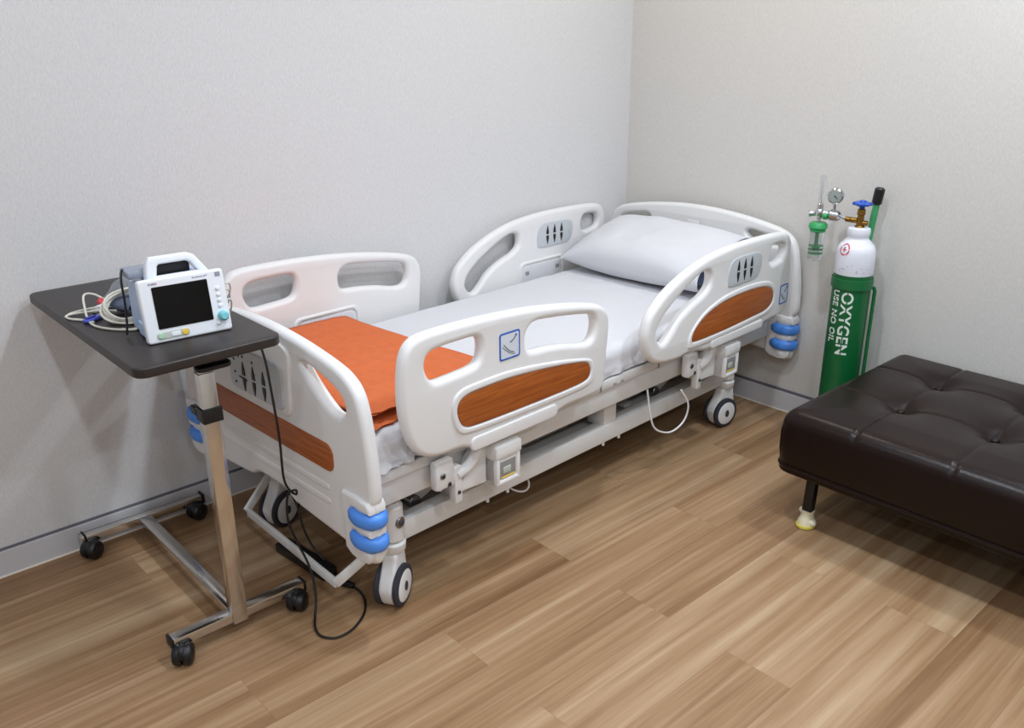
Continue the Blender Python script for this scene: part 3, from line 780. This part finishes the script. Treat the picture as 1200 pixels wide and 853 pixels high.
o = bag.build('plastic_bag', M_bag, None, smooth=30); o.location = (-2.500, -.300, ZT+.0005); o.rotation_euler = (0, 0, .5)
tag(o, 'crumpled clear plastic bag on the table behind the cable coil', 'bag')

# black mains cable hanging from the table down to the floor and the power strip under the bed
pc = MB()
cpts = [(-2.328, -.70, .852), (-2.325, -.735, .78), (-2.325, -.752, .70), (-2.320, -.760, .55), (-2.315, -.748, .42), (-2.300, -.745, .37), (-2.290, -.765, .36), (-2.296, -.775, .38), (-2.312, -.755, .36), (-2.318, -.752, .28), (-2.300, -.76, .20), (-2.288, -.795, .13), (-2.295, -.83, .06), (-2.318, -.86, .012), (-2.345, -.905, .0045), (-2.352, -.95, .0045), (-2.325, -.985, .0045), (-2.270, -.985, .0045), (-2.205, -.945, .0045), (-2.165, -.885, .0045), (-2.155, -.83, .0045), (-2.165, -.79, .006), (-2.18, -.755, .010), (-2.190, -.742, .016)]
pc.tube(spline(cpts, 6), .0036, 8)
o = pc.build('mains_cable', M_cableblk); tag(o, 'black mains cable hanging from the table down to a loop on the floor', 'cable')
plug = MB(); plug.cyl((-2.158, -.815, .011), (-2.178, -.765, .012), .010, .012, bev=.003); o2 = plug.build('plug', M_black, o)
ps = empty('power_strip', (-2.195, -.60, 0), 'black power strip lying on the floor under the foot of the bed', 'power strip', math.radians(96))
b = MB(); b.box((-.12, -.028, 0), (.14, .028, .034), .006); b.build('strip_body', M_black, ps)
for k in range(4):
    b = MB(); b.cyl((-.08+k*.055, 0, .033), (-.08+k*.055, 0, .037), .02); b.build('socket', M_cableblk, ps)
bc = MB(); bc.tube(spline([(.08, .560, .26), (.079, .535, .236), (.078, .505, .20), (.078, .478, .13), (.085, .44, .075), (.10, .41, .0405)], 8), .0036, 8)
bc.build('supply_lead', M_cableblk, bed)

# ------------------------------------------------------------------ oxygen cylinder on its trolley
CX, CY, CR = -.150, -1.285, .071
oc = empty('oxygen_cylinder', (CX, CY, .045), 'green and white oxygen cylinder with blue handwheel standing in a trolley', 'gas cylinder')
ac = math.atan2(-2.837-CY, -3.310-CX); la = ac-.66
def rad(z):
    P = ((0, CR), (.750, CR+.0005), (.766, CR-.001), (.780, .067), (.792, .060), (.800, .051), (1, .04))
    for (a, ra), (c, rc) in zip(P, P[1:]):
        if z <= c: return ra+(rc-ra)*(z-a)/(c-a)
def onc(da, z, r=.0008): return Vector(((rad(z)+r)*math.cos(la+da/CR), (rad(z)+r)*math.sin(la+da/CR), z))
def strip(p0, p1, w, mi, r):
    bm = b.bm; mk = b._mark(); n = 6; q = []
    dx, dz = p1[0]-p0[0], p1[1]-p0[1]; Ld = math.hypot(dx, dz); nx, nz_ = -dz/Ld*w/2, dx/Ld*w/2
    for k in range(n+1):
        t = k/n; x, z = p0[0]+dx*t, p0[1]+dz*t
        q.append((bm.verts.new(onc(x+nx, z+nz_, r)), bm.verts.new(onc(x-nx, z-nz_, r))))
    for A, B in zip(q, q[1:]): bm.faces.new((A[0], B[0], B[1], A[1]))
    b._fin(mk, None, mi)
b = MB(); b.lathe([(0, 0), (CR-.008, 0), (CR, .008), (CR, .684), (CR-.0002, .684)], None, 48); b.build('cylinder_body', M_cylgreen, oc)
b = MB(); b.lathe([(CR, .679), (CR+.0005, .681), (CR+.0005, .750), (CR-.001, .766), (.067, .780), (.060, .792), (.051, .800), (.050, .803), (.042, .809), (.0385, .815), (.0385, .821), (.0415, .827), (.0425, .842), (.0405, .852), (.030, .856), (.0, .856)], None, 48)
for i in range(11):
    x = -.01+i*.012+random.uniform(-.004, .004); z = .695+.028*random.random()
    strip((x, z), (x+random.uniform(-.006, .010), z+random.uniform(-.006, .008)), .0018, 1, .0009)
b.build('white_shoulder', [M_cylwhite, M_greytxt], oc, recalc=False)
def wrap(b, ang0, z0, text, size, th, mi=0, gap=0, seg=.004, spread=1.0):
    """stencil lettering reading down the cylinder; ang0 = middle line of the text"""
    cu = bpy.data.curves.new('t', 'FONT'); cu.body = text; cu.size = size; cu.align_x = 'LEFT'; cu.align_y = 'CENTER'; cu.extrude = 0; cu.offset = .0012; cu.space_character = spread
    o = bpy.data.objects.new('t', cu); COL.objects.link(o)
    me = bpy.data.meshes.new_from_object(o.evaluated_get(bpy.context.evaluated_depsgraph_get()))
    bpy.data.objects.remove(o); bpy.data.curves.remove(cu)
    t = bmesh.new(); t.from_mesh(me)
    ys = [v.co.y for v in t.verts]; y0, y1 = min(ys), max(ys)
    # stencil bridges: thin lengthwise gaps through the letters
    if gap:
        for fr in (.5,):
            yy = y0+(y1-y0)*fr
            for sgn in (1, -1):
                bmesh.ops.bisect_plane(t, geom=t.verts[:]+t.edges[:]+t.faces[:], plane_co=(0, yy+sgn*gap/2, 0), plane_no=(0, 1, 0))
            dl = [f for f in t.faces if abs(f.calc_center_median().y-yy) < gap/2]
            bmesh.ops.delete(t, geom=dl, context='FACES')
    n = int((y1-y0)/seg)+1
    for k in range(1, n): bmesh.ops.bisect_plane(t, geom=t.verts[:]+t.edges[:]+t.faces[:], plane_co=(0, y0+k*seg, 0), plane_no=(0, 1, 0))
    for v in t.verts:
        a = ang0+v.co.y/CR
        v.co = Vector(((CR+th)*math.cos(a), (CR+th)*math.sin(a), z0-v.co.x))
    t.to_mesh(me); t.free(); b.mesh(me, None, mi)
# angle facing the camera

b = MB(); wrap(b, ac-.16, .618, 'OXYGEN', .060, .0006, gap=.0045, spread=1.04); wrap(b, ac-.80, .620, 'USE NO OIL', .036, .0006, gap=.0025, spread=1.1)
b.build('stencil_lettering', M_stencil, oc, recalc=False)
b = MB()
zc = .778
for k in range(18): strip((-.021+.042*k/18*1.0, zc), (-.021+.042*(k+1)/18, zc), 2*math.sqrt(max(0, .0225**2-(-.021+.042*(k+.5)/18)**2)), 0, .0008)
for k in range(40):
    if k % 8 in (0,): continue
    a, a2 = 2*PI*k/40, 2*PI*(k+1)/40
    strip((.0195*math.cos(a), zc+.0195*math.sin(a)), (.0195*math.cos(a2), zc+.0195*math.sin(a2)), .005, 1, .0014)
strip((-.009, zc), (.009, zc), .004, 1, .0014); strip((0, zc-.009), (0, zc+.009), .004, 1, .0015)
strip((-.006, zc+.006), (.004, zc+.009), .002, 2, .0015)
b.build('round_label', [M_cylwhite, M_red, M_ink], oc, smooth=0, recalc=False)
VZ = Matrix.Translation((0, 0, .013))
b = MB()
b.cyl((0, 0, .84), (0, 0, .862), .020, .018); b.cyl((0, 0, .86), (0, 0, .905), .0135, .012); b.cyl((0, 0, .902), (0, 0, .925), .0155, .014); b.cyl((0, 0, .925), (0, 0, .94), .006)
vd = Vector((-.25, 1, 0)).normalized()
b.cyl(vd*-.028+Vector((0, 0, .872)), vd*.012+Vector((0, 0, .872)), .010); b.cyl(vd*.01+Vector((0, 0, .880)), vd*.036+Vector((0, 0, .880)), .0105)
valve = b.build('valve', M_brass, oc)
b = MB()
hw = [((.033+.0035*math.cos(6*a))*math.cos(a), (.033+.0035*math.cos(6*a))*math.sin(a)) for a in [2*PI*k/72 for k in range(72)]]
b.plate(hw, (), .012, .005, Matrix.Translation((0, 0, .944))); b.cyl((0, 0, .945), (0, 0, .957), .014, .011); b.cyl((0, 0, .94), (0, 0, .926), .010)
b.build('handwheel', M_wheelblue, valve)
# regulator, gauge, flow tube and humidifier bottle
b = MB()
e0 = vd*.036+Vector((0, 0, .880)); e1 = vd*.055+Vector((0, 0, .882))
b.cyl(e0, e1, .010, mi=1); b.cyl(e1, vd*.078+Vector((0, 0, .890)), .005)
b.cyl(vd*.075+Vector((0, 0, .889)), vd*.118+Vector((0, 0, .893)), .020, .022, bev=.007)
b.cyl(vd*.118+Vector((0, 0, .893)), vd*.150+Vector((0, 0, .893)), .012)
b.ball(vd*.153+Vector((0, 0, .897)), .018); b.cyl(vd*.153+Vector((0, 0, .872)), vd*.153+Vector((0, 0, .93)), .0115)
b.cyl(vd*.166+Vector((0, 0, .892)), vd*.190+Vector((-.01, 0, .889)), .010, .012)
b.cyl(vd*.153+Vector((0, 0, .85)), vd*.153+Vector((0, 0, .875)), .007)
b.cyl(vd*.100+Vector((0, 0, .90)), vd*.098+Vector((-.006, 0, .94)), .006)
reg = b.build('regulator', [M_steel, M_brass], oc)
b = MB(); gd = Vector((-.93, -.30, -.05)).normalized(); gc = vd*.098+Vector((-.006, 0, .965))
b.cyl(gc-gd*.014, gc+gd*.012, .030, .030, 32, bev=.005); b.cyl(gc+gd*.0105, gc+gd*.0125, .024, mi=1, seg=32)
b.bar(gc+gd*.0130+Vector((0, -.012, -.008)), gc+gd*.0130+Vector((0, .012, .010)), .002, .002, .0004, mi=2); b.cyl(gc+gd*.012, gc+gd*.0145, .003, mi=2)
for k in range(9):
    a = math.radians(-40+k*32.5); x, y = frame3(gd); p = gc+gd*.0128+(x*math.cos(a)+y*math.sin(a))*.019
    b.bar(p, p+(x*math.cos(a)+y*math.sin(a))*.004, .0012, .001, .0002, mi=2)
b.build('pressure_gauge', [M_steel, M_gauge, M_ink], reg)
b = MB(); q = vd*.153; b.lathe([(.0095, .928), (.0095, 1.035), (.008, 1.038), (0, 1.038)], Matrix.Translation(q), 24); b.build('flow_tube', M_clear, reg)
b = MB(); b.cyl(q+Vector((0, 0, .93)), q+Vector((0, 0, 1.03)), .003); b.build('flow_scale', M_white, reg)
b = MB(); b.cyl(vd*.118+Vector((-.006, 0, .885)), vd*.135+Vector((-.006, 0, .885)), .013); b.build('green_knob', M_greencap, reg)
b = MB(); b.cyl(q+Vector((0, 0, .832)), q+Vector((0, 0, .858)), .036, .034, 32, bev=.006); b.cyl(q+Vector((0, 0, .822)), q+Vector((0, 0, .834)), .030)
b.cyl(q+Vector((0, 0, .765)), q+Vector((0, 0, .83)), .006)
b.cyl(q+Vector((0, 0, .752)), q+Vector((0, 0, .768)), .011); b.build('humidifier_cap', M_greencap, reg)
b = MB(); b.lathe([(.027, .825), (.0275, .72), (.026, .712), (0, .712), (0, .714), (.0245, .714), (.026, .722), (.0255, .825)], Matrix.Translation(q), 32); b.build('humidifier_bottle', M_clear, reg)
b = MB()
for z in (.735, .75, .765): b.lathe([(.0277, z), (.0279, z+.0005), (.0279, z+.002), (.0277, z+.0025)], Matrix.Translation(q), 32)
b.build('level_mark', M_greencap, reg)

tr = empty('cylinder_trolley', (CX, CY, 0), 'green steel trolley with black handle grip holding the oxygen cylinder', 'trolley')
b = MB(); b.box((-.085, -.095, .030), (.10, .095, .043), .004); b.build('base_plate', M_cartgreen, tr)
b = MB()
for s in (-1, 1): b.tube([(.035, s*.078, .04), (.035, s*.078, .66), (.03, s*.074, .675)], .007, 10)
b.build('side_rod', M_cartgreen, tr)
for z in (.672, .12):
    b = MB(); b.lathe([(CR+.002, z), (CR+.006, z-.001), (CR+.006, z+.036), (CR+.002, z+.037), (CR+.002, z)], None, 48); b.build('holding_ring', M_cartgreen, tr)
b = MB(); b.tube([(.082, .0, .04), (.082, .0, .56), (.085, .002, .80), (.090, -.012, .995)], .0125, 14); b.build('handle_bar', mat('handle_green', '#3f9a63', .4), tr)
b = MB(); b.cyl((.0895, -.010, .975), (.0915, -.0165, 1.04), .0185, .019, bev=.006); b.build('handle_grip', M_black, tr)
for s in (-1, 1):
    b = MB(); b.lathe([(0, -.012), (.045, -.012), (.05, -.007), (.05, .007), (.045, .012), (0, .012)], Matrix.Translation((.082, s*.112, .051)) @ Matrix.Rotation(PI/2, 4, 'X'), 32); b.build('wheel', M_black, tr)
b = MB(); b.cyl((.082, -.112, .051), (.082, .112, .051), .006); b.build('axle', M_screw, tr)

# ------------------------------------------------------------------ black tufted bench
bx0, bx1, by0, by1 = -.885, -.030, -3.16, -1.452
bn = empty('leather_bench', ((bx0+bx1)/2, (by0+by1)/2, 0), 'long dark brown buttoned leather bench against the right wall', 'bench')
ox, oy = (bx0+bx1)/2, (by0+by1)/2
rows = (-.270, -.560); cols = [-1.715-.300*k for k in range(5)]
BT = [(x, y) for x in rows for y in cols]
def cushion():
    b = MB(); bm = b.bm
    nx, ny = 130, 300; z1 = .425; rr = .055
    def top(x, y):
        z = z1
        e = min(x-bx0, bx1-x, y-by0, by1-y)
        for (px, py) in BT:
            d2 = (x-px)**2+(y-py)**2
            z -= .022*math.exp(-d2/.0022)+.014*math.exp(-d2/.012)
        def crease(d, w): return math.exp(-(d/w)**2)
        fade = 1
        for py in cols: z -= .0045*crease(y-py, .007)*fade
        for px in rows: z -= .0040*crease(x-px, .007)*fade
        z += .010*min(1, e/.15)
        return z
    def rounded(t, a, c, r):                      # parameter with a vertical skirt at both ends
        return a+(c-a)*t
    xs = [bx0+(bx1-bx0)*(.5-.5*math.cos(PI*k/nx)*1.0) if False else bx0+(bx1-bx0)*k/nx for k in range(nx+1)]
    ys = [by0+(by1-by0)*k/ny for k in range(ny+1)]
    g = []
    for x in xs:
        row = []
        for y in ys:
            # push the border cells into a rounded shoulder
            cx, cy = min(max(x, bx0+rr), bx1-rr), min(max(y, by0+rr), by1-rr)
            dx, dy = x-cx, y-cy; d = max(abs(dx), abs(dy))
            z = top(x, y)
            X, Y = x, y
            if d > 0:
                a = d/rr*PI/2
                k = math.sin(a)*rr; dl = math.hypot(dx, dy)
                X = cx+dx/dl*k; Y = cy+dy/dl*k; z -= rr*(1-math.cos(a))
            row.append(bm.verts.new((X-ox, Y-oy, z)))
        g.append(row)
    for i in range(nx):
        for j in range(ny): bm.faces.new((g[i][j], g[i+1][j], g[i+1][j+1], g[i][j+1]))
    # side walls
    loop = [g[i][0] for i in range(nx+1)]+[g[nx][j] for j in range(1, ny+1)]+[g[i][ny] for i in range(nx-1, -1, -1)]+[g[0][j] for j in range(ny-1, 0, -1)]
    prev = loop
    for z, k in ((.35, .004), (.29, .004), (.245, .0), (.235, -.004)):
        cur = []
        for v in loop:
            d = Vector((v.co.x, v.co.y)); 
            sx = 1 if v.co.x > 0 else -1; sy = 1 if v.co.y > 0 else -1
            ex = (bx1-bx0)/2-abs(v.co.x) < .02; ey = (by1-by0)/2-abs(v.co.y) < .02
            cur.append(bm.verts.new((v.co.x+(sx*k if ex else 0), v.co.y+(sy*k if ey else 0), z)))
        n = len(loop)
        for i in range(n): bm.faces.new((prev[i], prev[(i+1) % n], cur[(i+1) % n], cur[i]))
        prev = cur
    bm.faces.new(prev)
    return b
cushion().build('cushion', M_leather, bn, smooth=60)
b = MB(); b.tube([(x-ox, y-oy, .232) for x, y in rect(bx0+.004, by0+.004, bx1-.004, by1-.004, .05, 5)], .008, 8, closed=True)
b.plate([(x-ox, y-oy) for x, y in rect(bx0+.002, by0+.002, bx1-.002, by1-.002, .05, 5)], (), .030, .008, Matrix.Translation((0, 0, .222))); b.build('base_trim', M_leather, bn)
for (x, y) in BT:
    b = MB(); b.ball((x-ox, y-oy, .4025), .013, sc=(1, 1, .5)); b.build('button', M_leather, bn)
for x in (-.807, -.11):
    for y in (-1.560, -3.05):
        s = 1 if x < -.5 else -1
        b = MB(); b.bar((x-ox, y-oy, .045), (x-ox+s*.012, y-oy, .212), .030, .034, .004, up=(0, 1, 0))
        b.bar((x-ox, y-oy, .200), (x-ox+s*.20, y-oy, .200), .03, .022, .003)
        lg = b.build('leg', M_legblack, bn)
        c = MB()
        c.lathe([(0, 0), (.030, 0), (.034, .004), (.034, .010), (.031, .012)], Matrix.Translation((x-ox-.002, y-oy, 0)) @ Matrix.Diagonal((1.15, .95, 1, 1)), 28, mi=1)
        c.lathe([(.031, .010), (.031, .022), (.024, .034), (.021, .050), (.024, .060), (.020, .061)], Matrix.Translation((x-ox, y-oy, 0)) @ Matrix.Diagonal((1.05, .95, 1, 1)), 28)
        c.ball((x-ox-.006, y-oy-.024, .022), .014); c.ball((x-ox-.004, y-oy+.020, .056), .010)
        c.build('foot_cap', [M_footcap, M_footsole], lg)

# ------------------------------------------------------------------ camera
f_px, yaw, pitch, roll = 1025.0, math.radians(48.104), math.radians(20.796), math.radians(-.478)
d = Vector((math.cos(yaw)*math.cos(pitch), math.sin(yaw)*math.cos(pitch), -math.sin(pitch)))
r = Vector((math.sin(yaw), -math.cos(yaw), 0)); u = r.cross(d)
c, s = math.cos(roll), math.sin(roll)
r2 = c*r+s*u; u2 = -s*r+c*u
cam = bpy.data.cameras.new('camera'); co = bpy.data.objects.new('camera', cam); COL.objects.link(co)
co.matrix_world = axes(r2, u2, -d, (-3.310, -2.837, 1.60))
cam.sensor_width = 36; cam.lens = f_px/1200*36; cam.clip_start = .05
S.camera = co

# ------------------------------------------------------------------ light: recessed ceiling lamps
def lamp(x, y, power, size=.14, color=(.885, .97, 1.075)):
    l = bpy.data.lights.new('ceiling_lamp', 'AREA'); l.shape = 'DISK'; l.size = size; l.energy = power; l.color = color
    o = bpy.data.objects.new('ceiling_lamp', l); COL.objects.link(o); o.location = (x, y, RZ-.01)
for x, y, p in ((-.45, -2.10, 34), (-.60, -.70, 13), (-1.75, -1.45, 31), (-1.75, -2.4, 22), (-3.1, -.80, 11), (-3.1, -2.4, 22), (-3.1, -3.9, 26), (-1.6, -3.9, 32), (-4.5, -1.6, 16), (-4.5, -3.4, 24)):
    lamp(x, y, p, color=(1, .95, .87) if (x, y) == (-.60, -.70) else (.885, .97, 1.075))
w = bpy.data.worlds.new('world'); S.world = w; w.use_nodes = True
w.node_tree.nodes['Background'].inputs[0].default_value = (.8, .85, 1, 1); w.node_tree.nodes['Background'].inputs[1].default_value = .2
S.view_settings.view_transform = 'Standard'; S.view_settings.look = 'None'; S.view_settings.gamma = 1; S.view_settings.use_curve_mapping = False
S.view_settings.exposure = -.75
